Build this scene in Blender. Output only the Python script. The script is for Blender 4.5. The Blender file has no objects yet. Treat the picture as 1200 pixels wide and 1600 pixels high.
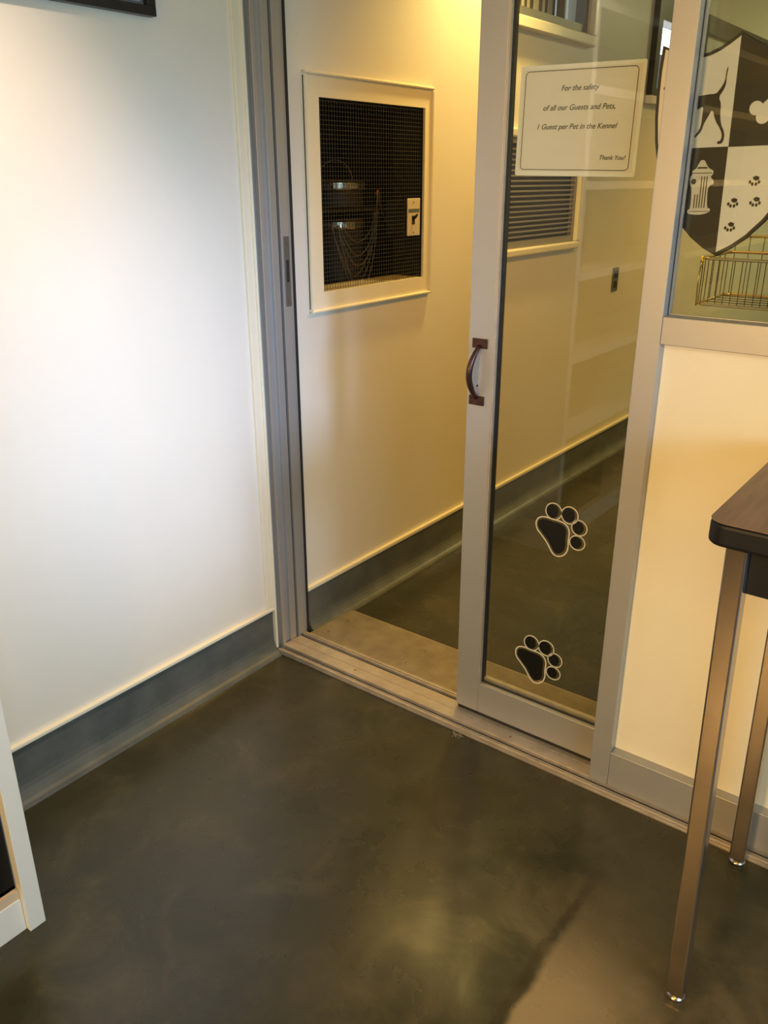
import bpy, bmesh, math, random
from mathutils import Vector, Matrix
from mathutils.geometry import tessellate_polygon
S = bpy.context.scene
COL = S.collection
rnd = random.Random(4)

# ------------------------------------------------------------------ camera
cam_d = bpy.data.cameras.new('camera'); cam = bpy.data.objects.new('camera', cam_d); COL.objects.link(cam)
RX = Vector((0.79420896, 0.60764173, -0.00191179))
RY = Vector((0.22456256, -0.2964317, -0.92827792))
RZ = Vector((-0.56462712, 0.73681733, -0.3718823))
M3 = Matrix((RX, -RY, -RZ)).transposed()
cam.matrix_world = Matrix.Translation((1.7615, -1.7346, 1.484)) @ M3.to_4x4()
cam_d.sensor_fit = 'VERTICAL'; cam_d.sensor_height = 36.0; cam_d.lens = 36.0 * 1304.19 / 1600.0
cam_d.clip_start = 0.02
S.camera = cam

# ------------------------------------------------------------------ view, world, lights
S.view_settings.view_transform = 'Standard'; S.view_settings.look = 'None'
S.view_settings.gamma = 1; S.view_settings.use_curve_mapping = False
S.view_settings.exposure = 0.0
w = bpy.data.worlds.new('world'); S.world = w; w.use_nodes = True
w.node_tree.nodes['Background'].inputs[0].default_value = (0.75, 0.85, 1, 1)
w.node_tree.nodes['Background'].inputs[1].default_value = 0.6

def area(name, loc, target, sx, sy, power, color, spread=180):
    d = bpy.data.lights.new(name, 'AREA'); d.shape = 'RECTANGLE'; d.size = sx; d.size_y = sy
    d.energy = power; d.color = color; d.spread = math.radians(spread)
    o = bpy.data.objects.new(name, d); COL.objects.link(o); o.location = loc
    o.rotation_euler = (Vector(target) - Vector(loc)).to_track_quat('-Z', 'Y').to_euler()
    return o
def spot(name, loc, target, power, color, ang, blend=1.0, r=.05):
    d = bpy.data.lights.new(name, 'SPOT'); d.energy = power; d.color = color
    d.spot_size = math.radians(ang); d.spot_blend = blend; d.shadow_soft_size = r
    o = bpy.data.objects.new(name, d); COL.objects.link(o); o.location = loc
    o.rotation_euler = (Vector(target) - Vector(loc)).to_track_quat('-Z', 'Y').to_euler()
    return o
DAY = (0.72, 0.84, 1.0); WARM = (1.0, 0.66, 0.32)
area('window_daylight', (4.05, -1.9, 1.35), (0, -0.45, 0.85), 2.2, 1.6, 18.33, (0.511, 0.809, 1.0), 90)
area('room_fill_back', (1.4, -4.4, 1.6), (1.4, 0, 1.0), 1.6, 1.2, 23.4, (1.0, 0.474, 0.0), 180)  # unseen warm fill, added to light the faces turned to the room's back
area('ceiling_lamp_room', (2.4, -3.4, 2.64), (1.7, 0, 0.7), 1.2, 0.6, 15.18, (1.0, 0.697, 0.091), 130)
spot('wall_lamp_room', (0.95, -0.98, 2.6), (-0.02, -1.0, 1.06), 133.92, (1.0, 0.736, 0.569), 63, 1.0, 0.05)
spot('window_beam', (3.95, -1.3, 1.6), (-0.02, -0.3, 0.93), 636.12, (0.456, 0.605, 1.0), 23, 1.0, 0.3)
area('panel_fill_room', (0.9, -4.25, 1.55), (1.45, 0, 0.75), 0.5, 0.5, 10.0, (1.0, 0.62, 0.24), 60)  # added fill without a visible source, warms the lower panel from the front
spot('corridor_downlight', (0.17, 1.19, 2.6), (-0.02, 1.16, 2.0), 117.6, (1.0, 0.694, 0.204), 106, 1.0, 0.05)
spot('corridor_fill_near', (1.6, 1.0, 2.76), (0.2, 1.0, 0.7), 92.0, (1.0, 0.413, 0.0), 80, 1.0, 0.05)  # unseen light added to redden the near corridor wall
spot('corridor_lamp_far', (1.2, 3.3, 2.76), (0.7, 3.4, 0.3), 108.0, (1.0, 0.426, 0.0), 105, 1.0, 0.05)
area('corridor_fill_lamp', (1.6, 5.0, 2.78), (1.6, 5.0, 0), 0.6, 0.6, 42.0, (1.0, 0.929, 0.452), 180)

# ------------------------------------------------------------------ materials
def mat(name, col, rough=.5, metal=0.0, col2=None, scale=6.0, bump=0.0, bscale=60.0, emit=None, spec=None, lo=.35, hi=.65, rough2=None, stretch=None, coat=0):
    m = bpy.data.materials.new(name); m.use_nodes = True; nt = m.node_tree; b = nt.nodes['Principled BSDF']
    b.inputs['Base Color'].default_value = (*col, 1); b.inputs['Roughness'].default_value = rough; b.inputs['Metallic'].default_value = metal
    if spec is not None: b.inputs['Specular IOR Level'].default_value = spec
    if coat: b.inputs['Coat Weight'].default_value = coat; b.inputs['Coat Roughness'].default_value = .12
    tc = nt.nodes.new('ShaderNodeTexCoord'); mp = nt.nodes.new('ShaderNodeMapping'); nt.links.new(tc.outputs['Object'], mp.inputs[0])
    if stretch: mp.inputs['Scale'].default_value = stretch
    if col2 is not None:
        n = nt.nodes.new('ShaderNodeTexNoise'); n.inputs['Scale'].default_value = scale; n.inputs['Detail'].default_value = 6
        n.inputs['Roughness'].default_value = .6
        nt.links.new(mp.outputs[0], n.inputs['Vector'])
        r = nt.nodes.new('ShaderNodeValToRGB'); r.color_ramp.elements[0].position = lo; r.color_ramp.elements[1].position = hi
        r.color_ramp.elements[0].color = (*col, 1); r.color_ramp.elements[1].color = (*col2, 1)
        nt.links.new(n.outputs['Fac'], r.inputs[0]); nt.links.new(r.outputs[0], b.inputs['Base Color'])
        if rough2 is not None:
            q = nt.nodes.new('ShaderNodeMapRange'); q.inputs['From Min'].default_value = lo; q.inputs['From Max'].default_value = hi
            q.inputs['To Min'].default_value = rough; q.inputs['To Max'].default_value = rough2
            nt.links.new(n.outputs['Fac'], q.inputs['Value']); nt.links.new(q.outputs[0], b.inputs['Roughness'])
    if bump:
        n2 = nt.nodes.new('ShaderNodeTexNoise'); n2.inputs['Scale'].default_value = bscale; n2.inputs['Detail'].default_value = 4
        nt.links.new(mp.outputs[0], n2.inputs['Vector'])
        bp_ = nt.nodes.new('ShaderNodeBump'); bp_.inputs['Strength'].default_value = bump; bp_.inputs['Distance'].default_value = .002
        nt.links.new(n2.outputs['Fac'], bp_.inputs['Height']); nt.links.new(bp_.outputs[0], b.inputs['Normal'])
    if emit: b.inputs['Emission Color'].default_value = (*emit[:3], 1); b.inputs['Emission Strength'].default_value = emit[3]
    return m

def floor_mat():
    m = bpy.data.materials.new('stained_concrete'); m.use_nodes = True; nt = m.node_tree; b = nt.nodes['Principled BSDF']; N = nt.nodes.new; L = nt.links.new
    tc = N('ShaderNodeTexCoord'); P = tc.outputs['Object']
    def noise(sc, det=5, rough=.55, dist=0.0):
        n = N('ShaderNodeTexNoise'); n.inputs['Scale'].default_value = sc; n.inputs['Detail'].default_value = det; n.inputs['Roughness'].default_value = rough
        n.inputs['Distortion'].default_value = dist; L(P, n.inputs['Vector']); return n.outputs['Fac']
    def mr(v, a, b_, c=0.0, d=1.0):
        q = N('ShaderNodeMapRange'); q.interpolation_type = 'SMOOTHSTEP'; q.inputs['From Min'].default_value = a; q.inputs['From Max'].default_value = b_
        q.inputs['To Min'].default_value = c; q.inputs['To Max'].default_value = d; L(v, q.inputs['Value']); return q.outputs[0]
    def ma(op, a, b_):
        q = N('ShaderNodeMath'); q.operation = op
        for i, v in enumerate((a, b_)):
            if isinstance(v, (int, float)): q.inputs[i].default_value = v
            else: L(v, q.inputs[i])
        return q.outputs[0]
    def mix(f, a, b_):
        q = N('ShaderNodeMix'); q.data_type = 'RGBA'
        if isinstance(f, (int, float)): q.inputs['Factor'].default_value = f
        else: L(f, q.inputs['Factor'])
        for k, v in ((6, a), (7, b_)):
            if isinstance(v, tuple): q.inputs[k].default_value = (*v, 1)
            else: L(v, q.inputs[k])
        return q.outputs[2]
    sp = N('ShaderNodeSeparateXYZ'); L(P, sp.inputs[0]); X, Y = sp.outputs['X'], sp.outputs['Y']
    c = mix(mr(noise(1.5, 4, .5, .4), .32, .72), (.031, .031, .015), (.048, .042, .021))
    c = mix(mr(noise(5.5, 8, .62, .8), .45, .82, 0, .55), c, (.11, .095, .052))
    c = mix(mr(noise(38, 4, .6), .4, .8, 0, .22), c, (.03, .03, .018))
    # worn mottled concrete towards the table corner, and an old joint with a brown stain
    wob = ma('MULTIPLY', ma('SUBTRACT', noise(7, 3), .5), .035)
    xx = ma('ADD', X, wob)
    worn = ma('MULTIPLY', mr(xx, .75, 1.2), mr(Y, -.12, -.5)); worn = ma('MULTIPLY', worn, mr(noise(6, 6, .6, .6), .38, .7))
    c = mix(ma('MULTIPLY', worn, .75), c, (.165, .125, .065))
    tan = ma('MULTIPLY', mr(xx, 1.262, 1.280), mr(xx, 1.56, 1.33)); tan = ma('MULTIPLY', tan, mr(Y, -.34, -.66))  # tan patch of daylight painted into the floor colour beside the joint
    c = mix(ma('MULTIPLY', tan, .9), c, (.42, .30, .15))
    ln = ma('ABSOLUTE', ma('SUBTRACT', xx, 1.252), 0.0)
    line = ma('MULTIPLY', mr(ln, .016, .003), mr(Y, -.1, -.45)); line = ma('MULTIPLY', line, mr(noise(22, 4), .3, .6, .4, 1))
    c = mix(ma('MULTIPLY', line, .75), c, (.030, .018, .010))
    L(c, b.inputs['Base Color'])
    L(mr(noise(4, 5, .6), .3, .7, .20, .34), b.inputs['Roughness'])
    bp_ = N('ShaderNodeBump'); bp_.inputs['Strength'].default_value = .25; bp_.inputs['Distance'].default_value = .002
    L(noise(16, 5), bp_.inputs['Height']); L(bp_.outputs[0], b.inputs['Normal'])
    return m

M = {}
M['wall'] = mat('painted_wall', (.80, .745, .63), .42, 0, (.775, .72, .61), 3, .12, 90)
M['trimw'] = mat('cream_trim_paint', (.84, .76, .57), .3, 0, (.82, .74, .555), 8)
M['ceil'] = mat('ceiling_paint', (.62, .64, .56), .8, 0, (.60, .62, .54), 3)
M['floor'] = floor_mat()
M['base'] = mat('cove_base', (.085, .093, .086), .32, 0, (.125, .132, .12), 9, .3, 30)
M['alu'] = mat('anodised_aluminium', (.44, .43, .415), .42, .5, (.435, .42, .40), 4, .05, 200)
M['sill'] = mat('sill_aluminium', (.62, .54, .44), .38, .5, (.50, .42, .34), 22, .15, 120)
M['ramp'] = mat('ramp_metal', (.40, .33, .22), .5, .35, (.30, .245, .16), 14, .2, 120)
M['dark'] = mat('black_rubber', (.012, .012, .012), .6, 0, (.018, .017, .016), 30)
M['bronze'] = mat('oil_rubbed_bronze', (.055, .028, .020), .3, .7, (.10, .045, .03), 25)
M['chrome'] = mat('worn_chrome', (.46, .39, .33), .19, .94, (.41, .345, .29), 5, rough2=.26)
M['walnut'] = mat('walnut_laminate', (.27, .145, .072), .36, 0, (.15, .078, .04), 7, .1, 60, stretch=(9, .9, 9), lo=.3, hi=.7)
M['black'] = mat('black_edge', (.006, .006, .005), .5, 0, (.008, .007, .006), 20, spec=.25)
M['blackp'] = mat('black_paint', (.009, .008, .006), .5, 0, (.011, .010, .008), 20)
M['whitep'] = mat('white_sign_face', (.74, .70, .62), .4, 0, (.76, .72, .64), 12)
M['paper'] = mat('laminated_paper', (.80, .74, .64), .3, 0, (.78, .72, .62), 6)
M['paperedge'] = mat('laminate_margin', (.88, .86, .78), .22, 0, (.85, .83, .75), 8)
M['ink'] = mat('green_black_ink', (.035, .05, .035), .5, 0, (.05, .065, .05), 40)
M['ring'] = mat('pale_vinyl_outline', (.60, .56, .46), .4, 0, (.66, .62, .52), 40)
M['vinyl'] = mat('black_vinyl', (.004, .004, .004), .35, 0, (.006, .006, .005), 40)
M['white'] = mat('white_melamine', (.80, .80, .77), .35, 0, (.78, .78, .75), 5)
M['melin'] = mat('melamine_shelf', (.66, .52, .36), .4, 0, (.60, .46, .31), 5)
M['cabback'] = mat('dark_hardboard', (.03, .026, .02), .6, 0, (.04, .035, .028), 8)
M['vent'] = mat('grey_vent_metal', (.30, .27, .22), .42, .4, (.32, .28, .22), 15)
M['galv'] = mat('galvanised_wire', (.13, .115, .09), .4, .6, (.10, .09, .07), 60)
M['steel'] = mat('polished_band', (.62, .56, .46), .25, .9, (.28, .25, .2), 45, lo=.4, hi=.6)
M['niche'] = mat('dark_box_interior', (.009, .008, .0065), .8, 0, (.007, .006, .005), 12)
M['cable'] = mat('grey_cable', (.16, .13, .10), .5, 0, (.12, .10, .08), 30)
M['copper'] = mat('copper_clip', (.5, .22, .10), .35, .8, (.4, .18, .08), 30)
M['plate'] = mat('cream_plate', (.62, .54, .40), .35, 0, (.58, .50, .37), 20)
M['brass'] = mat('brass_wire', (.80, .64, .34), .3, .7, (.7, .55, .3), 40)
M['darkwire'] = mat('dark_wire', (.10, .075, .045), .4, .6, (.08, .06, .04), 40)
M['frameb'] = mat('black_picture_frame', (.012, .011, .010), .35, 0, (.016, .015, .013), 30)
M['photo'] = mat('faded_print', (.38, .42, .46), .3, 0, (.16, .18, .21), 16)
M['matb'] = mat('grey_mat_board', (.10, .105, .11), .6, 0, (.12, .125, .13), 30)
M['wframe'] = mat('grey_window_frame', (.16, .15, .13), .4, .4, (.14, .13, .115), 20)
M['blind'] = mat('pale_blind', (.55, .50, .42), .6, 0, (.50, .46, .40), 20)
M['blindd'] = mat('brown_blind', (.10, .07, .04), .6, 0, (.08, .06, .04), 20)
M['skyp'] = mat('daylit_pane', (.3, .35, .38), .2, 0, None, emit=(.55, .68, .72, .45))
M['sky2'] = mat('bright_daylit_pane', (.5, .5, .5), .2, 0, None, emit=(1, 1, 1, 2.6))
M['sky3'] = mat('dim_daylit_pane', (.1, .12, .14), .2, 0, None, emit=(.45, .55, .62, .28))
M['screw'] = mat('screw_head', (.35, .28, .2), .35, .9, (.25, .2, .15), 60)
M['lint'] = mat('lint', (.45, .38, .26), .9, 0, (.35, .3, .2), 60)
M['fixture'] = mat('lamp_diffuser', (.9, .85, .75), .4, 0, None, emit=(1, .8, .55, 1.2))

def glass_mat():
    m = bpy.data.materials.new('clear_glass'); m.use_nodes = True; nt = m.node_tree
    for n in list(nt.nodes): nt.nodes.remove(n)
    N = nt.nodes.new; L = nt.links.new
    out = N('ShaderNodeOutputMaterial'); mix = N('ShaderNodeMixShader'); tr = N('ShaderNodeBsdfTransparent'); gl = N('ShaderNodeBsdfGlossy')
    tr.inputs[0].default_value = (.93, .945, .925, 1); gl.inputs[0].default_value = (1, 1, 1, 1); gl.inputs['Roughness'].default_value = 0.0
    g = N('ShaderNodeNewGeometry'); d = N('ShaderNodeVectorMath'); d.operation = 'DOT_PRODUCT'
    L(g.outputs['Normal'], d.inputs[0]); L(g.outputs['Incoming'], d.inputs[1])
    a = N('ShaderNodeMath'); a.operation = 'ABSOLUTE'; L(d.outputs['Value'], a.inputs[0])
    s = N('ShaderNodeMath'); s.operation = 'SUBTRACT'; s.inputs[0].default_value = 1; L(a.outputs[0], s.inputs[1])
    p = N('ShaderNodeMath'); p.operation = 'POWER'; L(s.outputs[0], p.inputs[0]); p.inputs[1].default_value = 5
    q = N('ShaderNodeMath'); q.operation = 'MULTIPLY_ADD'; L(p.outputs[0], q.inputs[0]); q.inputs[1].default_value = .95; q.inputs[2].default_value = .035
    L(q.outputs[0], mix.inputs[0]); L(tr.outputs[0], mix.inputs[1]); L(gl.outputs[0], mix.inputs[2]); L(mix.outputs[0], out.inputs[0])
    return m
M['glass'] = glass_mat()

# ------------------------------------------------------------------ helpers
def BM(): return bmesh.new()
def box(bm, x0, x1, y0, y1, z0, z1):
    vs = [bm.verts.new((x, y, z)) for x in (x0, x1) for y in (y0, y1) for z in (z0, z1)]
    for f in ((0, 1, 3, 2), (4, 6, 7, 5), (0, 4, 5, 1), (2, 3, 7, 6), (0, 2, 6, 4), (1, 5, 7, 3)):
        bm.faces.new([vs[i] for i in f])
def prism_y(bm, pts, y0, y1):          # polygon of (x, z) extruded along y
    a = [bm.verts.new((x, y0, z)) for x, z in pts]; b = [bm.verts.new((x, y1, z)) for x, z in pts]
    n = len(pts); bm.faces.new(a); bm.faces.new(b[::-1])
    for i in range(n): bm.faces.new((a[i], b[i], b[(i + 1) % n], a[(i + 1) % n]))
def prism_x(bm, pts, x0, x1):          # polygon of (y, z) extruded along x
    a = [bm.verts.new((x0, y, z)) for y, z in pts]; b = [bm.verts.new((x1, y, z)) for y, z in pts]
    n = len(pts); bm.faces.new(a); bm.faces.new(b[::-1])
    for i in range(n): bm.faces.new((a[i], b[i], b[(i + 1) % n], a[(i + 1) % n]))
def tube(bm, pts, r, n=8, closed=False):
    P = [Vector(p) for p in pts]; rings = []; up = None
    for i, p in enumerate(P):
        if closed: t = (P[(i + 1) % len(P)] - P[i - 1]).normalized()
        else: t = (P[min(i + 1, len(P) - 1)] - P[max(i - 1, 0)]).normalized()
        if up is None: up = Vector((0, 0, 1)) if abs(t.z) < .9 else Vector((1, 0, 0))
        u = (up - t * up.dot(t)).normalized(); v = t.cross(u); up = u
        rr = r[i] if isinstance(r, (list, tuple)) else r
        rings.append([bm.verts.new(p + (u * math.cos(2 * math.pi * k / n) + v * math.sin(2 * math.pi * k / n)) * rr) for k in range(n)])
    m = len(rings)
    for i in range(m if closed else m - 1):
        a, b = rings[i], rings[(i + 1) % m]
        for k in range(n): bm.faces.new((a[k], a[(k + 1) % n], b[(k + 1) % n], b[k]))
    if not closed: bm.faces.new(rings[0][::-1]); bm.faces.new(rings[-1])
def lathe(bm, prof, c, n=32, sx=1, sy=1):
    rings = [[bm.verts.new((c[0] + r * sx * math.cos(2 * math.pi * k / n), c[1] + r * sy * math.sin(2 * math.pi * k / n), c[2] + z)) for k in range(n)] for r, z in prof]
    for a, b in zip(rings, rings[1:]):
        for k in range(n): bm.faces.new((a[k], a[(k + 1) % n], b[(k + 1) % n], b[k]))
    bm.faces.new(rings[0][::-1]); bm.faces.new(rings[-1])
def smooth_poly(pts, it=2):
    for _ in range(it):
        q = []
        for i in range(len(pts)):
            a, b = pts[i], pts[(i + 1) % len(pts)]
            q.append((a[0] * .75 + b[0] * .25, a[1] * .75 + b[1] * .25)); q.append((a[0] * .25 + b[0] * .75, a[1] * .25 + b[1] * .75))
        pts = q
    return pts
def circ(cx, cz, rx, rz=None, n=28):
    rz = rz or rx
    return [(cx + rx * math.cos(2 * math.pi * k / n), cz + rz * math.sin(2 * math.pi * k / n)) for k in range(n)]

def obj(name, bm, m, parent=None, bevel=0, smooth=False, seg=2):
    bmesh.ops.recalc_face_normals(bm, faces=bm.faces[:])
    if parent is not None:
        o_ = Vector(parent.get('_o', (0, 0, 0)))
        bmesh.ops.translate(bm, verts=bm.verts[:], vec=-o_)
    me = bpy.data.meshes.new(name); bm.to_mesh(me); bm.free()
    me.materials.append(m)
    if smooth:
        for p in me.polygons: p.use_smooth = True
    o = bpy.data.objects.new(name, me); COL.objects.link(o)
    if parent is not None: o.parent = parent; o['_o'] = list(parent.get('_o', (0, 0, 0)))
    if bevel:
        md = o.modifiers.new('bevel', 'BEVEL'); md.width = bevel; md.segments = seg; md.limit_method = 'ANGLE'; md.angle_limit = math.radians(40)
    return o
def bx(name, b, m, parent=None, bevel=0):
    bm = BM()
    for q in (b if isinstance(b[0], (tuple, list)) else [b]): box(bm, *q)
    return obj(name, bm, m, parent, bevel)
def thing(name, label, cat, loc, group=None):
    o = bpy.data.objects.new(name, None); COL.objects.link(o); o.location = loc; o['_o'] = list(loc)
    o.empty_display_size = .05
    o['label'] = label; o['category'] = cat
    if group: o['group'] = group
    return o
def tag(o, label, cat, group=None):
    o['label'] = label; o['category'] = cat
    if group: o['group'] = group
    return o
def struct(o): o['kind'] = 'structure'; return o
def sroot(name, loc=(0, 0, 0)):
    o = bpy.data.objects.new(name, None); COL.objects.link(o); o.location = loc; o['_o'] = list(loc); o['kind'] = 'structure'; return o
def wall_cells(x0, x1, a0, a1, z0, z1, holes, axis='y'):
    A = sorted({a0, a1, *[h[0] for h in holes], *[h[1] for h in holes]}); Z = sorted({z0, z1, *[h[2] for h in holes], *[h[3] for h in holes]})
    bm = BM()
    for i in range(len(A) - 1):
        for j in range(len(Z) - 1):
            ca, cz = (A[i] + A[i + 1]) / 2, (Z[j] + Z[j + 1]) / 2
            if any(h[0] < ca < h[1] and h[2] < cz < h[3] for h in holes): continue
            if axis == 'y': box(bm, x0, x1, A[i], A[i + 1], Z[j], Z[j + 1])
            else: box(bm, A[i], A[i + 1], x0, x1, Z[j], Z[j + 1])
    return bm

W = -.02          # face of the left wall
CH = 2.72         # room ceiling
CC = 2.82         # corridor ceiling
# ------------------------------------------------------------------ shell
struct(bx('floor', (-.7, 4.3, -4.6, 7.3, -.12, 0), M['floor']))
struct(bx('ceiling', (-.14, 4.2, -4.5, .0, CH, CH + .1), M['ceil']))
struct(bx('ceiling', (-.14, 3.3, .0, 7.2, CC, CC + .1), M['ceil']))
NI = (.275, .813, 1.153, 1.70); VE = (1.30, 2.03, 1.208, 1.63); W2 = (1.30, 2.03, 2.045, 2.52); W3 = (2.80, 3.42, 1.875, 2.29)
struct(obj('wall_left', wall_cells(-.14, W, -4.5, .0, 0, CH, []), M['wall']))
struct(obj('wall_corridor_left', wall_cells(-.14, W, .135, 7.2, 0, CC, [NI, VE, W2, W3]), M['wall']))
struct(bx('wall_back', (-.14, 4.2, -4.6, -4.5, 0, CH), M['wall']))
struct(obj('wall_right', wall_cells(4.1, 4.2, -4.5, 0, 0, CH, [(-3.1, -.7, .45, 2.25)]), M['wall']))
struct(bx('wall_corridor_right', (3.2, 3.3, .14, 7.2, 0, CC), M['wall']))
struct(bx('wall_far', (-.14, 3.3, 7.2, 7.3, 0, CC), M['wall']))
struct(bx('wall_front', [(-.14, 4.2, .0, .14, 2.16, CC), (3.2, 4.2, 0, .14, 0, 2.16)], M['wall']))
wr = sroot('window_4', (4.14, -1.9, .45))
bx('window_frame', [(4.10, 4.19, -3.1, -3.04, .45, 2.25), (4.10, 4.19, -.76, -.7, .45, 2.25), (4.10, 4.19, -3.04, -.76, .45, .5), (4.10, 4.19, -3.04, -.76, 2.2, 2.25), (4.13, 4.17, -1.93, -1.87, .5, 2.2)], M['alu'], wr)

def base_profile(xf):
    pts = [(W - .002, 0), (W - .002, .158), (xf, .158), (xf, .062)]
    for k in range(1, 7):
        a = k / 6 * math.pi / 2
        pts.append((xf + .034 * (1 - math.cos(a)), .062 - .057 * math.sin(a)))
    pts.append((xf + .036, 0))
    return pts
bm = BM(); prism_y(bm, base_profile(-.0165), -1.11, -.0135); struct(obj('baseboard_left', bm, M['base']))
bm = BM(); prism_y(bm, base_profile(-.0165), .150, 7.2); struct(obj('baseboard_corridor', bm, M['base']))
struct(bx('trim_1', (W - .002, -.007, -1.11, -.0135, .1585, .171), M['trimw'], bevel=.003))
struct(bx('trim_2', (W - .002, -.007, .140, 7.2, .1585, .174), M['trimw'], bevel=.003))
bm = BM(); box(bm, W - .002, -.010, -.050, -.0135, .171, CH); box(bm, W - .002, -.004, -.022, -.0135, .0, CH)
struct(obj('trim_3', bm, M['trimw'], bevel=.002))

# ------------------------------------------------------------------ aluminium jamb and sill
jr = sroot('trim_4', (0, 0, 0))
bx('jamb_post', [(-.14, -.004, .0, .128, 0, 2.16), (-.004, .004, .0, .013, .0, 2.16), (-.004, .0025, .013, .016, .0, 2.16), (-.004, .005, .038, .042, .022, 2.16), (-.004, .001, .042, .069, .022, 2.16),
                  (-.004, .006, .0755, .079, .022, 2.16), (-.004, .003, .079, .110, .022, 2.16)], M['alu'], jr, bevel=.0008)
bx('weather_seal', [(-.03, -.001, .128, .136, 0, 2.16), (-.006, -.0035, .0695, .0752, .022, 2.16)], M['dark'], jr)
sp = bx('strike_plate', [(.003, .0052, .088, .109, 1.13, 1.328)], M['wframe'], jr, bevel=.0005)
bx('latch_slot', [(.0050, .0056, .093, .104, 1.20, 1.262)], M['dark'], sp)
for z in (1.148, 1.306): bm = BM(); prism_x(bm, [(.0985 + .003 * math.cos(k * math.pi / 5), z + .003 * math.sin(k * math.pi / 5)) for k in range(10)], .005, .0062); obj('screw', bm, M['screw'], sp)
XR = 2.25
sr = sroot('trim_5', (0, 0, 0))
bx('door_track', [(.0, 3.2, -.022, .118, 0, .008), (.0, 3.2, -.022, -.014, .008, .017), (.0, 3.2, -.010, -.007, .008, .016), (.0, 3.2, .004, .042, .008, .021), (.0, 3.2, .0435, .0835, .008, .021),
                  (.0, 3.2, .099, .104, .008, .022), (.0, 3.2, .110, .118, .008, .020)], M['sill'], sr, bevel=.001)
bx('track_groove', [(.0, 3.2, -.0068, .0038, .008, .0085), (.0, 3.2, .0838, .0988, .008, .0085), (0, 3.2, .0421, .0434, .008, .0185)], M['dark'], sr)
for x, y in ((.294, .028), (.859, .026)): bm = BM(); lathe(bm, [(.004, 0), (.004, .001), (.002, .0016)], (x, y, .021), 12); obj('screw', bm, M['screw'], sr)

# ribbed ramp inside the doorway
rp = thing('threshold_ramp', 'tan ribbed metal threshold ramp screwed down just inside the doorway', 'threshold ramp', (.6, .25, 0))
pts = [(.119, 0), (.119, .0135)]
n = 30; y = .130
for k in range(n):
    y0 = .128 + k * (.352 - .128) / n; y1 = y0 + (.352 - .128) / n
    zt = .0150 - .009 * k / n
    pts += [(y0, zt), (y0 + (y1 - y0) * .6, zt), (y0 + (y1 - y0) * .65, zt - .0018), (y1 - .0003, zt - .0018)]
pts += [(.358, .003), (.360, 0)]
bm = BM(); prism_x(bm, pts, .0115, 1.9); obj('ramp_plate', bm, M['ramp'], rp)
for i in range(6):
    for yy in (.275, .171): bm = BM(); lathe(bm, [(.0055, 0), (.0055, .0012), (.003, .002)], (.059 + .337 * i, yy, .0150 - .009 * (yy - .128) / .224), 12); obj('screw', bm, M['screw'], rp)

# ------------------------------------------------------------------ fixed storefront: posts, rails, lower panel, pane
fr = sroot('window_1', (0, 0, 0))
bx('frame_post', [(1.107, 1.157, 0, .052, .020, 2.16)], M['alu'], fr, bevel=.0015)
bx('frame_post', [(2.25, 2.313, 0, .052, .020, 2.16)], M['alu'], fr, bevel=.0015)
bx('frame_rail', [(1.1575, 2.2495, 0, .052, 1.160, 1.217)], M['alu'], fr, bevel=.0015)
bx('frame_rail', [(2.3135, 3.2, 0, .052, 1.160, 1.217)], M['alu'], fr, bevel=.0015)
bx('frame_rail', [(1.1575, 2.2495, 0, .052, .0215, .124)], M['alu'], fr, bevel=.0015)
bx('frame_rail', [(2.3135, 3.2, 0, .052, .0215, .124)], M['alu'], fr, bevel=.0015)
bx('frame_header', [(-.004, 3.2, 0, .14, 2.10, 2.16)], M['alu'], fr, bevel=.0015)
bx('lower_panel', [(1.1572, 2.249, .028, .050, .1245, 1.1595)], M['trimw'], fr)
bx('lower_panel', [(2.314, 3.2, .028, .050, .1245, 1.1595)], M['trimw'], fr)
bx('glazing_bead', [(1.1572, 1.1592, .034, .043, 1.2175, 2.1), (1.1592, 2.249, .036, .043, 1.2175, 1.219)], M['alu'], fr)
bx('glazing_gasket', [(1.1572, 1.1580, .024, .0275, 1.2175, 2.1)], M['dark'], fr)
bx('glass_pane', [(1.1582, 2.2485, .044, .049, 1.2182, 2.099)], M['glass'], fr)
bx('glass_pane', [(2.3145, 3.199, .044, .049, 1.2182, 2.099)], M['glass'], fr)

# ------------------------------------------------------------------ sliding door
dr = sroot('door_1', (0, 0, 0))
X0, X1 = .657, 1.76; Y0, Y1 = .057, .096; ZB = .034
bx('stile', [(X0, X0 + .072, Y0, Y1, ZB, 2.085)], M['alu'], dr, bevel=.0015)
bx('stile', [(X1 - .072, X1, Y0, Y1, ZB, 2.085)], M['alu'], dr, bevel=.0015)
bx('bottom_rail', [(X0 + .0725, X1 - .0725, Y0, Y1, ZB, .131)], M['alu'], dr, bevel=.0015)
bx('top_rail', [(X0 + .0725, X1 - .0725, Y0, Y1, 2.0, 2.085)], M['alu'], dr, bevel=.0015)
bx('gasket', [(X0 + .0725, X0 + .0775, .069, .090, .1315, 2.0), (X0 + .0775, X1 - .0725, .070, .075, .1315, .1345)], M['dark'], dr)
bx('glazing_bead', [(X0 + .0725, X0 + .076, .0575, .0685, .1315, 2.0), (X0 + .0775, X1 - .0725, .082, .095, .1315, .140)], M['sill'], dr)
bx('glass_pane', [(X0 + .078, X1 - .078, .076, .081, .1345, 1.999)], M['glass'], dr)
bx('gap_shade', [(X0 + .004, X1 - .004, Y0 + .005, Y1 - .012, .0215, ZB)], M['dark'], dr)  # shadow in the gap under the door, put in as a black strip
bx('roller_guide', [(X0 + .03, X0 + .07, .0865, .095, .012, ZB), (X1 - .07, X1 - .03, .0865, .095, .012, ZB)], M['dark'], dr)
hd = BM()
pl = [(0.6873, -0.030), ]
arc = []
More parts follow.
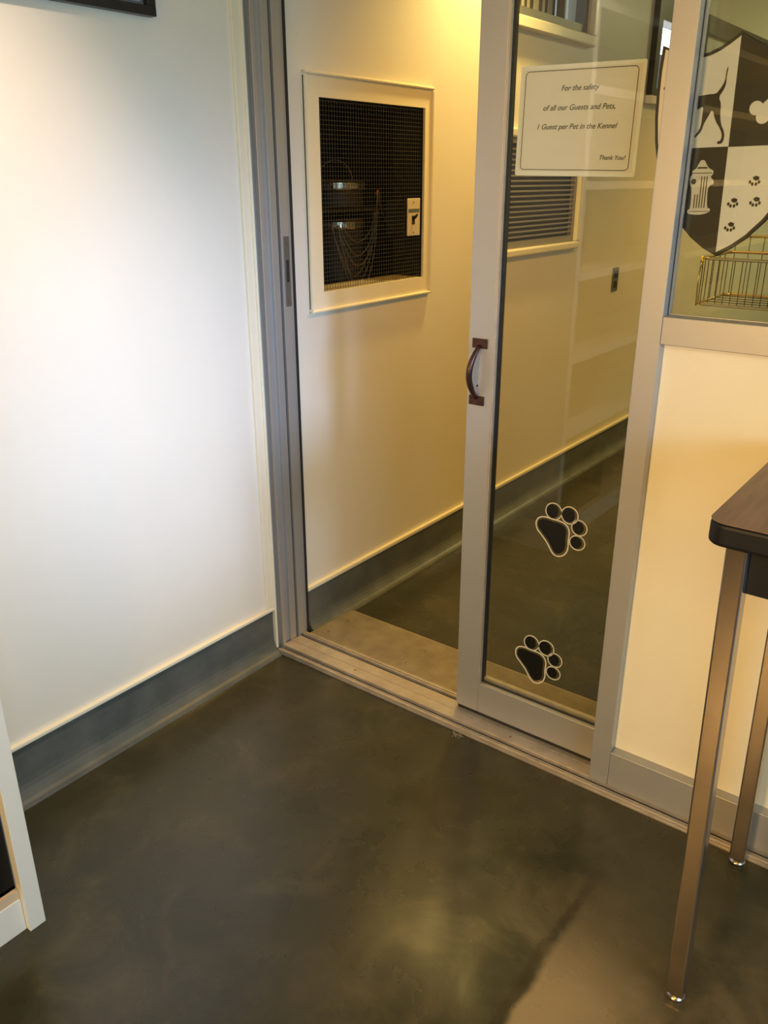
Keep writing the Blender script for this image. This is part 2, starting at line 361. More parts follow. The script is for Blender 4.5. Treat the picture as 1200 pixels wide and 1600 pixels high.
for k in range(21):
    t = k / 20; a = math.pi * t
    arc.append((.6905 - .004 * t - .007 * math.sin(a), Y0 - .004 - .030 * math.sin(a) ** .8, 1.096 - .130 * t))
tube(hd, arc, [.0055 + .0028 * math.sin(math.pi * k / 20) for k in range(21)], 12)
hroot = obj('door_handle', hd, M['bronze'], dr, smooth=True)
bx('mounting_plate', [(.6690, .7115, Y0 - .004, Y0, 1.0905, 1.1145)], M['bronze'], hroot, bevel=.001)
bx('mounting_plate', [(.6650, .7078, Y0 - .004, Y0, .9460, .9700)], M['bronze'], hroot, bevel=.001)
for x, z in ((.677, 1.108), (.703, 1.108), (.673, .953), (.700, .953)):
    bm = BM(); a = [bm.verts.new((x + .0028 * math.cos(k * math.pi / 5), Y0 - .0055, z + .0028 * math.sin(k * math.pi / 5))) for k in range(10)]
    b = [bm.verts.new((v.co.x, Y0 - .003, v.co.z)) for v in a]
    bm.faces.new(a)
    for k in range(10): bm.faces.new((a[k], a[(k + 1) % 10], b[(k + 1) % 10], b[k]))
    obj('screw', bm, M['bronze'], hroot)
def flat(bm, pts, y0, y1):              # polygon of (x, z) as a thin sheet between y0 and y1
    a = [bm.verts.new((x, y0, z)) for x, z in pts]; b = [bm.verts.new((x, y1, z)) for x, z in pts]
    n = len(pts); bm.faces.new(a); bm.faces.new(b[::-1])
    for i in range(n): bm.faces.new((a[i], b[i], b[(i + 1) % n], a[(i + 1) % n]))
bm = BM(); flat(bm, circ(.6867, .9957, .0026), Y0 - .0006, Y0); obj('screw_hole', bm, M['dark'], dr)

# ------------------------------------------------------------------ paw decals on the door glass
PY = .0759
pad = [(-.0626, .018), (-.0477, .0247), (-.0284, .0227), (-.002, .0225), (.0116, .0165), (.0165, .0042), (.0145, -.0153), (.0164, -.0371), (.0119, -.0516), (-.0006, -.0608), (-.0121, -.0602), (-.0208, -.0472), (-.0318, -.031), (-.0485, -.0145), (-.0631, -.0011)]
toes = [(-.0261, .0512, .0165, .0185), (.018, .0508, .0172, .0190), (.0460, .0235, .0152, .0168), (.0440, -.0170, .0152, .0156)]
def grow(pts, d, off=(0, 0)):
    n = len(pts); out = []
    A = sum(pts[i][0] * pts[(i + 1) % n][1] - pts[(i + 1) % n][0] * pts[i][1] for i in range(n)); sg = 1 if A > 0 else -1
    for i in range(n):
        p, q = pts[i - 1], pts[(i + 1) % n]; tx, tz = q[0] - p[0], q[1] - p[1]; l = math.hypot(tx, tz)
        out.append((pts[i][0] + sg * tz / l * d + off[0], pts[i][1] - sg * tx / l * d + off[1]))
    return out
def ringmesh(bm, inner, outer, y0, y1):
    n = len(inner)
    V = [[bm.verts.new((x, yy, z)) for x, z in ring] for yy in (y0, y1) for ring in (inner, outer)]
    for i in range(n):
        j = (i + 1) % n
        bm.faces.new((V[0][i], V[0][j], V[1][j], V[1][i])); bm.faces.new((V[2][i], V[3][i], V[3][j], V[2][j]))
        bm.faces.new((V[0][i], V[2][i], V[2][j], V[0][j])); bm.faces.new((V[1][i], V[1][j], V[3][j], V[3][i]))
def make_paw(cx, cz, label):
    t = thing('paw_decal', label, 'decal', (cx, PY, cz), 'paw decals on the door glass')
    sh = lambda P: [(x + cx, z + cz) for x, z in P]
    bm = BM(); P = smooth_poly(pad, 2); flat(bm, sh(P), PY - .0006, PY - .0001); obj('paw_pad', bm, M['vinyl'], t)
    bm = BM(); ringmesh(bm, sh(grow(P, .0055, (.0012, 0))), sh(grow(P, .0088, (.0012, 0))), PY - .0009, PY - .0001); obj('pad_outline', bm, M['ring'], t)
    for (x, z, rx, rz) in toes:
        bm = BM(); flat(bm, sh(circ(x, z, rx, rz)), PY - .0006, PY - .0001); tt = obj('toe', bm, M['vinyl'], t)
        bm = BM(); ringmesh(bm, sh(circ(x + .0035, z, rx + .0040, rz + .0022)), sh(circ(x + .0035, z, rx + .0066, rz + .0048)), PY - .0012, PY - .0001); obj('toe_outline', bm, M['ring'], tt)
    return t
make_paw(.936, .6513, 'black paw print decal with pale outline, upper of the two on the door glass')
make_paw(.9015, .2575, 'black paw print decal with pale outline, lower one just above the door bottom rail')

# ------------------------------------------------------------------ notice behind the door glass
def text(body, x, z, size, y, parent, m, align='CENTER', shear=.28, fat=0):
    cu = bpy.data.curves.new('lettering', 'FONT'); cu.body = body; cu.size = size; cu.align_x = align; cu.align_y = 'CENTER'; cu.shear = shear; cu.extrude = .0002; cu.offset = fat
    to = bpy.data.objects.new('lettering', cu); COL.objects.link(to)
    bpy.context.view_layer.update()
    me = bpy.data.meshes.new_from_object(to.evaluated_get(bpy.context.evaluated_depsgraph_get()))
    bpy.data.objects.remove(to)
    o_ = Vector(parent['_o'])
    for v in me.vertices:
        v.co = Vector((x + v.co.x, y - v.co.z, z + v.co.y)) - o_
    me.materials.clear(); me.materials.append(m)
    o = bpy.data.objects.new('lettering', me); COL.objects.link(o); o.parent = parent
    return o
def rrect(x0, x1, z0, z1, r, n=6):
    P = []
    for cx, cz, a0 in ((x1 - r, z1 - r, 0), (x0 + r, z1 - r, 90), (x0 + r, z0 + r, 180), (x1 - r, z0 + r, 270)):
        for k in range(n + 1):
            a = math.radians(a0 + 90 * k / n); P.append((cx + r * math.cos(a), cz + r * math.sin(a)))
    return P
SX0, SX1, SZ0, SZ1 = .750, 1.034, 1.486, 1.706; SY = .0822
sg = thing('notice_sign', 'white laminated notice about guests and pets taped behind the door glass', 'sign', (.892, SY, 1.596))
sx = lambda u: SX0 + .007 + (SX1 - SX0 - .014) * u
sz = lambda v: SZ1 - (SZ1 - SZ0) * v
bm = BM(); flat(bm, rrect(SX0, SX1, SZ0, SZ1, .004), SY, SY + .0008); obj('laminate', bm, M['paperedge'], sg)
bm = BM(); flat(bm, [(SX0 + .006, SZ0 + .009), (SX1 - .008, SZ0 + .009), (SX1 - .008, SZ1 - .007), (SX0 + .006, SZ1 - .007)], SY - .0003, SY - .0001); obj('paper', bm, M['paper'], sg)
bm = BM(); I = rrect(SX0 + .0135, SX1 - .0165, SZ0 + .0135, SZ1 - .0120, .008); O = rrect(SX0 + .012, SX1 - .015, SZ0 + .012, SZ1 - .0105, .0095)
ringmesh(bm, I, O, SY - .0007, SY - .0004); obj('border_line', bm, M['ink'], sg)
for body, u, v, s, wd, al in (('For the safety', .505, .21, .0205, .087, 'C'), ('of all our Guests and Pets,', .505, .38, .0205, .166, 'C'), ('1 Guest per Pet in the Kennel', .50, .55, .0205, .186, 'C'), ('Thank You!', .83, .83, .0165, .058, 'C')):
    t = text(body, sx(u), sz(v), s, SY - .0006, sg, M['ink'], fat=.00016)
    xs = [q.co.x for q in t.data.vertices]; c = (min(xs) + max(xs)) / 2; k = wd / (max(xs) - min(xs))
    zc = sz(v) - 1.596
    for q in t.data.vertices: q.co.x = c + (q.co.x - c) * k; q.co.z = zc + (q.co.z - zc) * k
    tx = (sx(u) - .892) - c
    for q in t.data.vertices: q.co.x += tx
sg.rotation_euler = (0, math.radians(.9), 0)

# ------------------------------------------------------------------ shield sign behind the glass
CX = 1.2115; HY = .0985
sh_ = thing('shield_sign', 'black and white quartered shield with dog, bone, hydrant and paw prints', 'sign', (CX, HY, 1.538))
def half(side):  # from top tip, round the side, to the bottom tip; side = +1 / -1
    P = [(0, 1.739)]
    for k in range(1, 9): t = k / 8; P.append((.150 * t, 1.739 - .0095 * t - .030 * math.sin(math.pi * t) * (1 - .15 * t)))
    P += [(.1535, 1.69), (.1545, 1.65), (.1535, 1.60), (.149, 1.555), (.140, 1.51), (.126, 1.468), (.108, 1.432), (.085, 1.399), (.055, 1.368), (.028, 1.348), (0, 1.333)]
    return [(CX + side * x, z) for x, z in P]
L_, R_ = half(-1), half(1)
outline = R_ + L_[-2:0:-1]
bm = BM(); flat(bm, outline, HY - .0, HY + .014); obj('shield_board', bm, M['blackp'], sh_, bevel=.001)
def clip(poly, fn):   # clip polygon to the half plane fn(p) >= 0
    out = []
    for i in range(len(poly)):
        a, b = poly[i], poly[(i + 1) % len(poly)]; fa, fb = fn(a), fn(b)
        if fa >= 0: out.append(a)
        if (fa >= 0) != (fb >= 0):
            t = fa / (fa - fb); out.append((a[0] + (b[0] - a[0]) * t, a[1] + (b[1] - a[1]) * t))
    return out
inn = [(CX + (x - CX) * .955, 1.5395 + (z - 1.5395) * .962) for x, z in outline]
YF = HY - .0008
tl = clip(clip(inn, lambda p: CX - p[0]), lambda p: p[1] - 1.5395); br = clip(clip(inn, lambda p: p[0] - CX), lambda p: 1.5385 - p[1])
bm = BM(); flat(bm, tl, YF, HY); obj('white_quarter', bm, M['whitep'], sh_)
bm = BM(); flat(bm, br, YF, HY); obj('white_quarter', bm, M['whitep'], sh_)
hind = [(1.1932, 1.6808), (1.191, 1.6694), (1.1916, 1.6587), (1.1872, 1.6483), (1.1806, 1.6396), (1.1773, 1.6353), (1.160, 1.6350), (1.1445, 1.6333), (1.122, 1.6335), (1.104, 1.637), (1.096, 1.650), (1.088, 1.660), (1.076, 1.658), (1.070, 1.652), (1.0745, 1.648), (1.083, 1.646), (1.087, 1.634), (1.090, 1.618), (1.083, 1.598), (1.080, 1.575), (1.074, 1.556), (1.079, 1.5545), (1.085, 1.572), (1.092, 1.592), (1.0985, 1.605), (1.102, 1.585), (1.108, 1.566), (1.113, 1.5545), (1.1185, 1.556), (1.1135, 1.572), (1.110, 1.595), (1.115, 1.6065), (1.130, 1.6045), (1.1428, 1.6085), (1.1551, 1.6154), (1.1544, 1.5987), (1.1539, 1.5801), (1.15, 1.5708), (1.1423, 1.5597), (1.1446, 1.5578), (1.1563, 1.5697), (1.158, 1.58), (1.1651, 1.5946), (1.1731, 1.609), (1.18, 1.5885), (1.1925, 1.5714), (1.1971, 1.5601), (1.1955, 1.5508), (1.1887, 1.5491), (1.1894, 1.5444), (1.1992, 1.5455), (1.2017, 1.5563), (1.2002, 1.5665), (1.1921, 1.5807), (1.1887, 1.5974), (1.1882, 1.6175), (1.1822, 1.6287), (1.1903, 1.6409), (1.1936, 1.6515), (1.1929, 1.6658), (1.1947, 1.6798)]
def fill(name, pts, y0, y1, m, parent, it=1):
    bm = BM(); P = smooth_poly(pts, it); n = len(P)
    a = [bm.verts.new((x, y0, z)) for x, z in P]; b = [bm.verts.new((x, y1, z)) for x, z in P]
    for t in tessellate_polygon([[Vector((x, z, 0)) for x, z in P]]):
        bm.faces.new([a[i] for i in t]); bm.faces.new([b[i] for i in t][::-1])
    for i in range(n): bm.faces.new((a[i], b[i], b[(i + 1) % n], a[(i + 1) % n]))
    return obj(name, bm, m, parent)
fill('dog_silhouette', hind, HY - .0014, YF, M['blackp'], sh_)
# bone: two pairs of knobs and a shaft, diagonal
bone = BM(); c0, c1 = Vector((1.262, 1.597)), Vector((1.322, 1.650))
d = (c1 - c0).normalized(); nrm = Vector((-d.y, d.x))
for c, s in ((c0, -1), (c1, 1)):
    for k, q in enumerate((-1, 1)):
        p = c + nrm * .0105 * q; flat(bone, circ(p.x, p.y, .0125), YF - .0001 * k, HY)
a = [c0 + nrm * .0085, c1 + nrm * .0085, c1 - nrm * .0085, c0 - nrm * .0085]
flat(bone, [(p.x, p.y) for p in a], YF + .0001, HY); obj('bone', bone, M['whitep'], sh_)
hyd = [(1.1644, 1.5167), (1.1693, 1.5155), (1.1726, 1.5088), (1.1784, 1.501), (1.1885, 1.4965), (1.1883, 1.4898), (1.1832, 1.4843), (1.1912, 1.4776), (1.191, 1.4708), (1.1842, 1.4686), (1.1804, 1.4618), (1.183, 1.4254), (1.1895, 1.4255), (1.19, 1.4187), (1.1762, 1.4133), (1.1567, 1.4129), (1.1445, 1.4154), (1.1444, 1.4224), (1.1502, 1.4248), (1.1489, 1.4616), (1.1438, 1.473), (1.1422, 1.4843), (1.1476, 1.49), (1.1454, 1.4968), (1.1535, 1.5001), (1.1571, 1.509), (1.1609, 1.5156)]
hy = fill('hydrant', hyd, YF, HY, M['ring'], sh_, 1)
bm = BM()
for k in range(5):
    x = 1.1558 + .0052 * k; z1 = 1.486 if k > 1 else 1.452
    flat(bm, [(x, 1.426), (x + .0017, 1.426), (x + .0017, z1), (x, z1)], YF - .0006, YF)
flat(bm, [(1.1475, 1.4915), (1.187, 1.4915), (1.187, 1.4928), (1.1475, 1.4928)], YF - .0006, YF)
flat(bm, [(1.155, 1.5005), (1.177, 1.5005), (1.174, 1.5035), (1.158, 1.5035)], YF - .0006, YF)
flat(bm, [(1.148, 1.4190), (1.187, 1.4190), (1.187, 1.4200), (1.148, 1.4200)], YF - .0006, YF)
flat(bm, circ(1.1515, 1.4765, .0052), YF - .0006, YF)
obj('hydrant_line', bm, M['blackp'], hy)
for (x, z) in ((1.2697, 1.4765), (1.2335, 1.4364), (1.2757, 1.4381), (1.2332, 1.3911)):
    bm = BM(); k = .0095 / .06
    flat(bm, [(x - .0045, z + .0050), (x + .0010, z + .0085), (x + .0080, z + .0060), (x + .0078, z + .0012), (x + .0030, z - .0010), (x - .0015, z + .0005)], YF - .0006, YF - .0001)
    for a_ in (-150, -112, -72, -32): flat(bm, circ(x + .0098 * math.cos(math.radians(a_)), z + .0015 + .0088 * math.sin(math.radians(a_)), .0025, .0034, 10), YF - .0006, YF - .0001)
    obj('paw_print', bm, M['blackp'], sh_)
sh_.rotation_euler = (0, math.radians(-1.2), 0)
f_ = (.0605 + 1.7346) / (HY + 1.7346)   # hangs in front of the sliding pane, between the two sheets of glass
sh_.scale = (f_, f_, f_); sh_.location = (1.7615 + (CX - 1.7615) * f_, .0605, 1.484 + (1.538 - 1.484) * f_)

# ------------------------------------------------------------------ mesh panel in the corridor wall
ap = thing('mesh_panel', 'cream framed panel with square wire mesh over a dark recess in corridor wall', 'wall panel', (W, .54, 1.43))
bm = BM(); fy0, fy1, fz0, fz1 = .211, .857, 1.092, 1.766
for b in ((W, W + .008, fy0, fy1, fz0, NI[2]), (W, W + .008, fy0, fy1, NI[3], fz1), (W, W + .008, fy0, NI[0], NI[2], NI[3]), (W, W + .008, NI[1], fy1, NI[2], NI[3])): box(bm, *b)
bmesh.ops.remove_doubles(bm, verts=bm.verts[:], dist=1e-5)
obj('panel_frame', bm, M['trimw'], ap)
bm = BM()
for (y0, y1, z0, z1) in ((fy0, fy1, fz0, fz0 + .010), (fy0, fy1, fz1 - .010, fz1), (fy0, fy0 + .009, fz0 + .010, fz1 - .010), (fy1 - .009, fy1, fz0 + .010, fz1 - .010)):
    box(bm, W, W + .016, y0, y1, z0, z1)
obj('edge_moulding', bm, M['trimw'], ap, bevel=.004)
bm = BM(); r = .0005; g = .0127
y = NI[0] + .004
while y < NI[1]: box(bm, -.023 - r, -.023 + r, y - r, y + r, NI[2], NI[3]); y += g
z = NI[2] + .006
while z < NI[3]: box(bm, -.023 + r, -.023 + 3 * r, NI[0], NI[1], z - r, z + r); z += g
obj('wire_mesh', bm, M['galv'], ap)
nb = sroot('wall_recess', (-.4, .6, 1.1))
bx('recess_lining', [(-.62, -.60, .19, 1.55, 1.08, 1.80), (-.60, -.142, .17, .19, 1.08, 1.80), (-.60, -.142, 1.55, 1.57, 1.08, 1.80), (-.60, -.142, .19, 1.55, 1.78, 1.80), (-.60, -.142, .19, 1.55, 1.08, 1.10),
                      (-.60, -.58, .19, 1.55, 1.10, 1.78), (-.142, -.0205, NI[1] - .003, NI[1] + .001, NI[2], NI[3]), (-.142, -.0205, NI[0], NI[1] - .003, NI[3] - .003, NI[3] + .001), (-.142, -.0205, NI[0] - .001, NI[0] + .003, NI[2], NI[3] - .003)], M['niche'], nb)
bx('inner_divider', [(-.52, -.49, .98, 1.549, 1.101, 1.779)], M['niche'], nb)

def canister(cx, cy, z0, label, h, rad, hk=.75):
    t = thing('canister', label, 'canister', (cx, cy, z0), 'canisters behind the wire mesh')
    bm = BM(); lathe(bm, [(rad * .93, 0), (rad, .006), (rad, h - .03), (rad * .97, h - .024)], (cx, cy, z0), 40); obj('body', bm, M['dark'], t, smooth=False)
    bm = BM(); lathe(bm, [(rad * 1.03, h - .0235), (rad * 1.06, h - .018), (rad * 1.06, h), (rad * .90, h + .010), (rad * .45, h + .012), (rad * .4, h + .004)], (cx, cy, z0), 40); obj('metal_band', bm, M['steel'], t)
    bm = BM(); tube(bm, [(cx, cy + rad * .98 * math.cos(a * math.pi / 14), z0 + h + rad * hk * math.sin(a * math.pi / 14)) for a in range(15)], .0022, 6); obj('bail_handle', bm, M['cable'], t, smooth=True)
canister(-.29, .665, 1.386, 'dark canister with a shiny metal band, upper one behind the wire mesh', .082, .098)
canister(-.29, .660, 1.1012, 'dark canister with a shiny metal band, lower one behind the wire mesh', .240, .100, .08)
bx_s = thing('canister_shelf', 'thin dark shelf carrying the upper canister behind the mesh', 'shelf', (-.38, .5, 1.375))
bx('shelf_board', [(-.575, -.197, .195, .83, 1.373, 1.385)], M['niche'], bx_s)
cc = thing('cable_coil', 'coil of grey cable hanging in loops behind the wire mesh', 'cable', (-.17, .66, 1.2))
for k, (dep, wy, x) in enumerate(((.080, .095, -.175), (.125, .105, -.170), (.160, .112, -.165), (.195, .118, -.180), (.225, .122, -.172), (.245, .112, -.163))):
    bm = BM(); P = []
    for a in range(25):
        t = a / 24; P.append((x + .004 * math.sin(9 * t), .745 - 2 * wy * t + .015 * math.sin(3 * t), 1.345 + .010 * math.cos(t * 3) - dep * math.sin(math.pi * t) ** .8 + .02 * (1 - t)))
    tube(bm, P, .0020, 6); obj('cable_loop', bm, M['cable'], cc, smooth=True)
bm = BM(); tube(bm, [(-.17, .745, 1.36), (-.168, .748, 1.42), (-.172, .756, 1.440), (-.18, .775, 1.435), (-.19, .79, 1.40), (-.20, .82, 1.36), (-.21, .86, 1.325), (-.215, .90, 1.31)], .0028, 8); obj('supply_cable', bm, M['cable'], cc, smooth=True)
bm = BM(); tube(bm, [(-.172, .746, 1.428), (-.172, .755, 1.443), (-.177, .770, 1.440)], .0042, 8); obj('copper_clip', bm, M['copper'], cc, smooth=True)
sw = thing('light_switch', 'cream toggle switch plate at the right edge of the wire mesh', 'light switch', (-.018, .757, 1.357))
bx('switch_plate', [(-.0205, -.0165, .722, .796, 1.296, 1.418)], M['plate'], sw, bevel=.0015)
bx('switch_label', [(-.0166, -.0160, .727, .791, 1.372, 1.384)], M['matb'], sw)
bm = BM(); tube(bm, [(-.017, .757, 1.352), (-.008, .757, 1.358), (.000, .757, 1.366)], [.006, .005, .004], 8); obj('toggle', bm, M['dark'], sw, smooth=True)
bx('toggle_slot', [(-.0166, -.0161, .747, .765, 1.333, 1.362)], M['dark'], sw)
for z in (1.307, 1.405): bm = BM(); prism_x(bm, [(.757 + .003 * math.cos(k * math.pi / 5), z + .003 * math.sin(k * math.pi / 5)) for k in range(10)], -.0166, -.0155); obj('screw', bm, M['screw'], sw)
bx('junction_box', [(-.105, -.0255, .715, .795, 1.300, 1.412)], M['niche'], sw)

# ------------------------------------------------------------------ louvred vent
vt = thing('wall_vent', 'grey metal louvred vent in a cream moulding on the corridor wall', 'vent', (W, 1.66, 1.42))
oy0, oy1, oz0, oz1 = 1.262, 2.068, 1.176, 1.664
bx('vent_moulding', [(W, W + .024, oy0, oy1, oz0, VE[2]), (W, W + .024, oy0, oy1, VE[3], oz1), (W, W + .024, oy0, VE[0], VE[2], VE[3]), (W, W + .024, VE[1], oy1, VE[2], VE[3])], M['trimw'], vt, bevel=.007)
bx('grille_frame', [(W - .012, W + .004, VE[0], VE[1], VE[2], VE[2] + .028), (W - .012, W + .004, VE[0], VE[1], VE[3] - .02, VE[3]), (W - .012, W + .004, VE[0], VE[0] + .018, VE[2] + .028, VE[3] - .02), (W - .012, W + .004, VE[1] - .018, VE[1], VE[2] + .028, VE[3] - .02)], M['vent'], vt)
z = VE[2] + .045
while z < VE[3] - .03:
    bm = BM(); prism_y(bm, [(W - .010, z + .0015), (W - .001, z - .0035), (W + .002, z - .0035), (W + .002, z + .0035), (W - .010, z + .0025)], VE[0] + .018, VE[1] - .018); obj('louvre', bm, M['vent'], vt); z += .0198
bx('vent_back', [(-.060, -.045, VE[0], VE[1], VE[2], VE[3])], M['dark'], vt)

# ------------------------------------------------------------------ upper corridor window with hanging blinds
w2 = sroot('window_2', (W, 1.66, 2.0))
bx('window_moulding', [(W, W + .032, 1.262, 2.068, 2.004, W2[2]), (W, W + .028, 1.262, W2[0], W2[2], W2[3]), (W, W + .028, W2[1], 2.068, W2[2], W2[3]), (W, W + .028, 1.262, 2.068, W2[3], 2.56)], M['trimw'], w2, bevel=.005)
bx('window_frame', [(W - .05, W - .004, W2[0], W2[1], W2[2], W2[2] + .038), (W - .05, W - .004, W2[0], W2[0] + .03, W2[2] + .038, W2[3]), (W - .05, W - .004, W2[1] - .028, W2[1], W2[2] + .038, W2[3]), (W - .05, W - .004, W2[0] + .03, W2[1] - .028, W2[3] - .03, W2[3]), (W - .045, W - .008, 1.815, 1.828, W2[2] + .038, W2[3] - .03)], M['wframe'], w2)
bx('window_pane', [(-.125, -.12, W2[0], W2[1], W2[2], W2[3])], M['skyp'], w2)
y = W2[0] + .035; k = 0
while y < 1.80:
    wd = rnd.choice((.018, .026, .04)); bx('blind_slat', [(-.075, -.070, y, min(y + wd, 1.81), W2[2] + .038, W2[3] - .03)], (M['blindd'], M['blind'], M['blindd'], M['blind'])[k % 4], w2); y += wd + .004; k += 1

# ------------------------------------------------------------------ far window, dark frame
w3 = sroot('window_3', (W, 3.1, 1.87))
bx('window_frame', [(W - .04, W + .03, 2.745, 2.80, 1.865, 2.30), (W - .04, W + .03, 3.42, 3.47, 1.865, 2.30), (W - .04, W + .03, 2.80, 3.42, 1.865, 1.895), (W - .04, W + .03, 2.80, 3.42, 2.195, 2.30)], M['frameb'], w3)
bx('window_sill', [(W, W + .035, 2.74, 3.475, 1.825, 1.863)], M['trimw'], w3, bevel=.004)
bx('window_pane', [(-.08, -.075, 2.80, 3.42, 2.075, 2.195)], M['sky2'], w3)
bx('window_pane', [(-.08, -.075, 2.80, 3.42, 1.895, 2.073)], M['sky3'], w3)
struct(bx('trim_6', (W, W + .03, 3.472, 7.2, 2.215, 2.30), M['wframe']))

# ------------------------------------------------------------------ outlet
ol = thing('wall_outlet', 'dark duplex outlet plate low on the corridor wall beyond the vent', 'outlet', (W, 2.578, .99))
bx('outlet_plate', [(W, W + .006, 2.545, 2.612, .928, 1.048)], M['wframe'], ol, bevel=.002)
bx('socket', [(W + .0055, W + .008, 2.560, 2.597, .995, 1.030)], M['dark'], ol)
bx('socket', [(W + .0055, W + .008, 2.560, 2.597, .945, .980)], M['dark'], ol)

# ------------------------------------------------------------------ wire basket on an added, unseen stand behind the panel
tr = thing('added_stand', 'unseen grey metal stand added behind the lower panel to hold up the wire basket', 'added_stand', (1.45, .9, 0))  # unseen stand, made up only to keep the basket from floating
bx('added_stand_top', [(1.0, 1.9, .74, 1.06, 1.045, 1.065)], M['vent'], tr, bevel=.004)
for x in (1.02, 1.88):
    for y in (.76, 1.04): bx('leg', [(x - .012, x + .012, y - .012, y + .012, 0, 1.0445)], M['vent'], tr)
bk = thing('wire_basket', 'brass coloured wire basket with thin dark bars seen through the upper pane', 'basket', (1.4, .875, 1.066))
bx0, bx1, by0, by1, bz0, bz1 = .985, 1.86, .75, 1.02, 1.147, 1.272
for n_, zz, rr in (('rim_bar', bz1, .0042), ('base_bar', bz0, .0042)):
    bm = BM(); c = .018
    P = [(bx0 + c, by0, zz), (bx1 - c, by0, zz), (bx1, by0 + c, zz), (bx1, by1 - c, zz), (bx1 - c, by1, zz), (bx0 + c, by1, zz), (bx0, by1 - c, zz), (bx0, by0 + c, zz)]
    tube(bm, P, rr, 8, True); obj(n_, bm, M['brass'], bk, smooth=True)
bm = BM(); tube(bm, [(1.03, by1 + .004, 1.318), (bx1, by1 + .004, 1.318)], .004, 8); obj('back_rail', bm, M['brass'], bk, smooth=True)
for yy in (by0, by1):
    n = 43 if yy == by0 else 22
    for k in range(n):
        x = bx0 + .012 + (bx1 - bx0 - .024) * k / (n - 1); zt = bz1 if yy == by0 else 1.318
        bm = BM(); tube(bm, [(x, yy, bz0), (x, yy, zt)], .0012, 6); obj('wire', bm, M['darkwire'], bk)
bm = BM()
for k in range(5):
    y = by0 + .05 * (k + .4); tube(bm, [(bx0, y, bz0), (bx0, y, bz1)], .0012, 6); tube(bm, [(bx0, y, bz0), (bx1, y, bz0)], .0012, 6)
obj('side_wires', bm, M['darkwire'], bk)
bm = BM()
for x in (bx0, ):
    tube(bm, [(x, by0 + .006, bz0 - .006), (x - .002, by0, (bz0 + bz1) / 2), (x, by0 + .006, bz1 + .006)], .0026, 8)
    tube(bm, [(x, by0 + .006, bz1), (x + .004, by0 - .004, bz1 - .022)], .0045, 8)
obj('corner_clip', bm, M['brass'], bk, smooth=True)
for x in (1.48, 1.75):
    for y in (.80, .98): bx('added_foot', [(x - .006, x + .006, y - .006, y + .006, 1.0655, bz0)], M['darkwire'], bk)  # unseen feet, added to rest the basket on the stand

# ------------------------------------------------------------------ high table
tb = thing('high_table', 'tall table with walnut top, black edge and square chrome legs', 'table', (1.9, -.25, 0))
TX0, TX1, TY0, TY1, TZ = 1.437, 2.75, -.505, -.006, 1.0
bm = BM(); P = rrect(TX0, TX1, TY0, TY1, .028, 8)
a = [bm.verts.new((x, y, TZ - .001)) for x, y in P]; b = [bm.verts.new((x, y, TZ)) for x, y in P]
bm.faces.new(a[::-1]); bm.faces.new(b)
for i in range(len(P)): bm.faces.new((a[i], a[(i + 1) % len(P)], b[(i + 1) % len(P)], b[i]))
obj('table_top', bm, M['walnut'], tb)
bm = BM(); a = [bm.verts.new((x, y, TZ - .040)) for x, y in P]; b = [bm.verts.new((x, y, TZ - .0012)) for x, y in P]
bm.faces.new(a[::-1]); bm.faces.new(b)
for i in range(len(P)): bm.faces.new((a[i], a[(i + 1) % len(P)], b[(i + 1) % len(P)], b[i]))
obj('edge_band', bm, M['black'], tb, bevel=.007, seg=3)
h = .0165
for (xt, xb, yc) in ((1.4815, 1.5045, -.4665), (1.4815, 1.4985, -.0385), (2.68, 2.66, -.4665), (2.68, 2.66, -.0385)):
    bm = BM(); vs = []
    for (xc, z) in ((xb, .014), (xt, TZ - .0405)):
        vs += [bm.verts.new((xc + sx_ * h, yc + sy_ * h, z)) for sx_, sy_ in ((-1, -1), (1, -1), (1, 1), (-1, 1))]
    bm.faces.new(vs[3::-1]); bm.faces.new(vs[4:])
    for k in range(4): bm.faces.new((vs[k], vs[(k + 1) % 4], vs[4 + (k + 1) % 4], vs[4 + k]))
    lg = obj('leg', bm, M['chrome'], tb, bevel=.0035, seg=3)
    bm = BM(); lathe(bm, [(.017, 0), (.0185, .003), (.0185, .007), (.012, .010), (.008, .0145)], (xb, yc, 0), 20); obj('foot_glide', bm, M['chrome'], lg, smooth=True)
bx('apron', [(1.4995, 2.66, -.465, -.445, .878, TZ - .0405)], M['black'], tb)
bx('apron', [(1.4995, 2.66, -.060, -.040, .878, TZ - .0405)], M['black'], tb)

# ------------------------------------------------------------------ shelving cabinet at the left edge
cb = thing('shelf_cabinet', 'tall white open shelf cabinet at the left edge against the wall', 'cabinet', (.17, -2.7, 0))
CXF, CYE, CYS = .366, -1.113, -4.45
CH2 = 2.05
bx('end_panel', [(W + .001, CXF, CYE - .036, CYE, 0, CH2)], M['white'], cb, bevel=.001)
bx('end_panel', [(W + .001, CXF, CYS, CYS + .036, 0, CH2)], M['white'], cb, bevel=.001)
bx('base_rail', [(.334, .352, CYS + .0365, CYE - .0365, 0, .084)], M['white'], cb, bevel=.001)
for z in (.48, .79, 1.112, 1.44, 1.76): bx('shelf', [(W + .012, .350, CYS + .0365, CYE - .0365, z, z + .030)], M['white'], cb, bevel=.001)
bx('bottom_shelf', [(W + .012, .350, CYS + .0365, CYE - .0365, .0845, .108)], M['melin'], cb)
bx('top_board', [(W + .001, CXF, CYS + .0365, CYE - .0365, CH2 - .03, CH2)], M['white'], cb)
bx('back_panel', [(W + .001, W + .011, CYS + .0365, CYE - .0365, 0.085, CH2 - .031)], M['cabback'], cb)

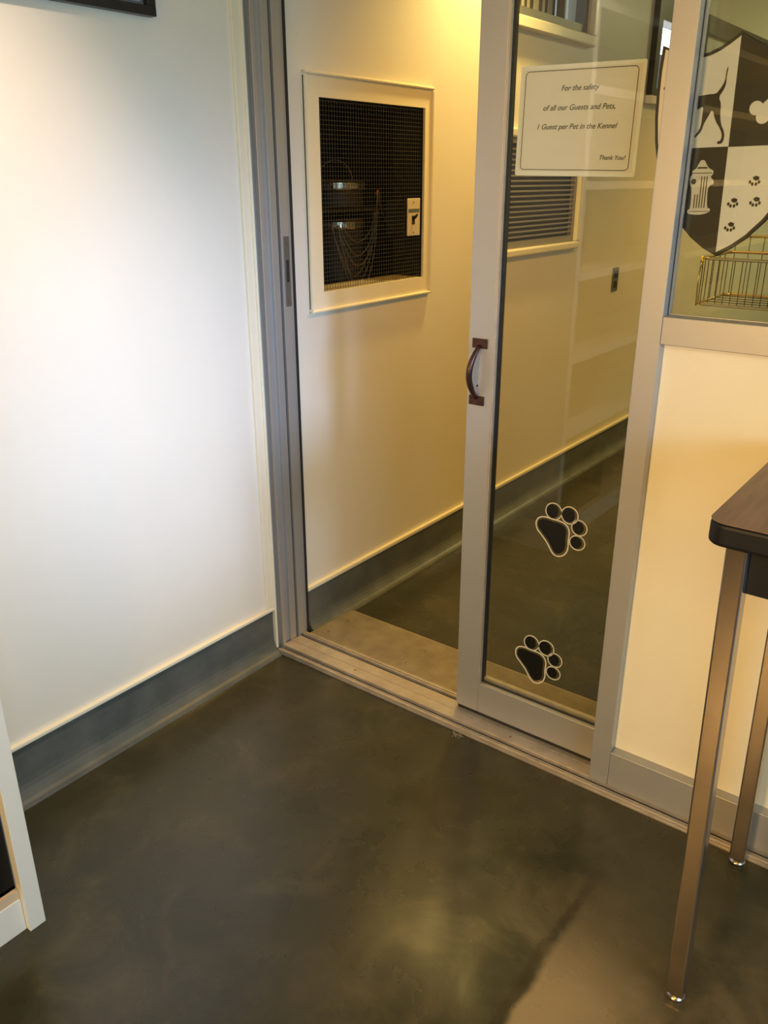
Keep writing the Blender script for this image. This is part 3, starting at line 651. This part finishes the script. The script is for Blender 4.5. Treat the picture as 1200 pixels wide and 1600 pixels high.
sb = thing('filler_bin', 'added black bin darkening the bottom compartment of the white shelf cabinet', 'storage bin', (.16, -1.4, .109))  # unseen bin, made up to keep the bottom compartment dark
bm = BM(); lo, hi = .0, .012
for (z0, z1, e) in ((.1095, .43, 0), ):
    for b in ((.0 , .343, -1.62, -1.152, z0, z0 + .008), (.0, .008, -1.62, -1.152, z0, z1), (.335, .343, -1.62, -1.152, z0, z1), (.008, .335, -1.62, -1.612, z0, z1), (.008, .335, -1.163, -1.152, z0, z1)): box(bm, *b)
obj('filler_bin_body', bm, M['black'], sb)
bx('filler_bin_lid', [(-.002, .346, -1.624, -1.1505, .4305, .452)], M['black'], sb, bevel=.004)

# ------------------------------------------------------------------ picture frame, upper left
pf = thing('picture_frame', 'black multi-opening picture frame high on the left wall', 'picture frame', (W, -.62, 2.0))
py0, py1, pz0, pz1 = -1.00, -.297, 1.829, 2.20
bm = BM(); F = .036
box(bm, W, W + .024, py0, py1, pz0, pz0 + .020); box(bm, W, W + .024, py0, py1, pz1 - F, pz1)
for y0 in (py0, -.775, -.535, -.420, py1 - .024):
    box(bm, W, W + .024, y0, y0 + .024, pz0 + .020, pz1 - F)
obj('frame_border', bm, M['frameb'], pf, bevel=.0015)
bx('mat_board', [(W + .001, W + .010, py0 + .01, py1 - .01, pz0 + .01, pz1 - .01)], M['matb'], pf)
for (a, b) in ((-.972, -.755), (-.745, -.52), (-.50, -.416), (-.391, -.326)):
    bx('print', [(W + .0101, W + .0115, a + .008, b - .004, pz0 + .027, pz1 - F - .02)], M['photo'], pf)

# ------------------------------------------------------------------ lint by the sill
bm = BM()
for k in range(9):
    a = rnd.uniform(0, 6.28); c = Vector((.722 + rnd.uniform(-.012, .012), -.0335 + rnd.uniform(-.008, .006), .002)); l = rnd.uniform(.006, .014)
    tube(bm, [c - Vector((math.cos(a), math.sin(a), 0)) * l, c + Vector((0, 0, .003)), c + Vector((math.cos(a + .6), math.sin(a + .6), 0)) * l], .0006, 5)
tag(obj('lint_tuft', bm, M['lint']), 'small tan tuft of lint on the floor in front of the door track', 'lint')
for o in S.objects:
    if '_o' in o: del o['_o']
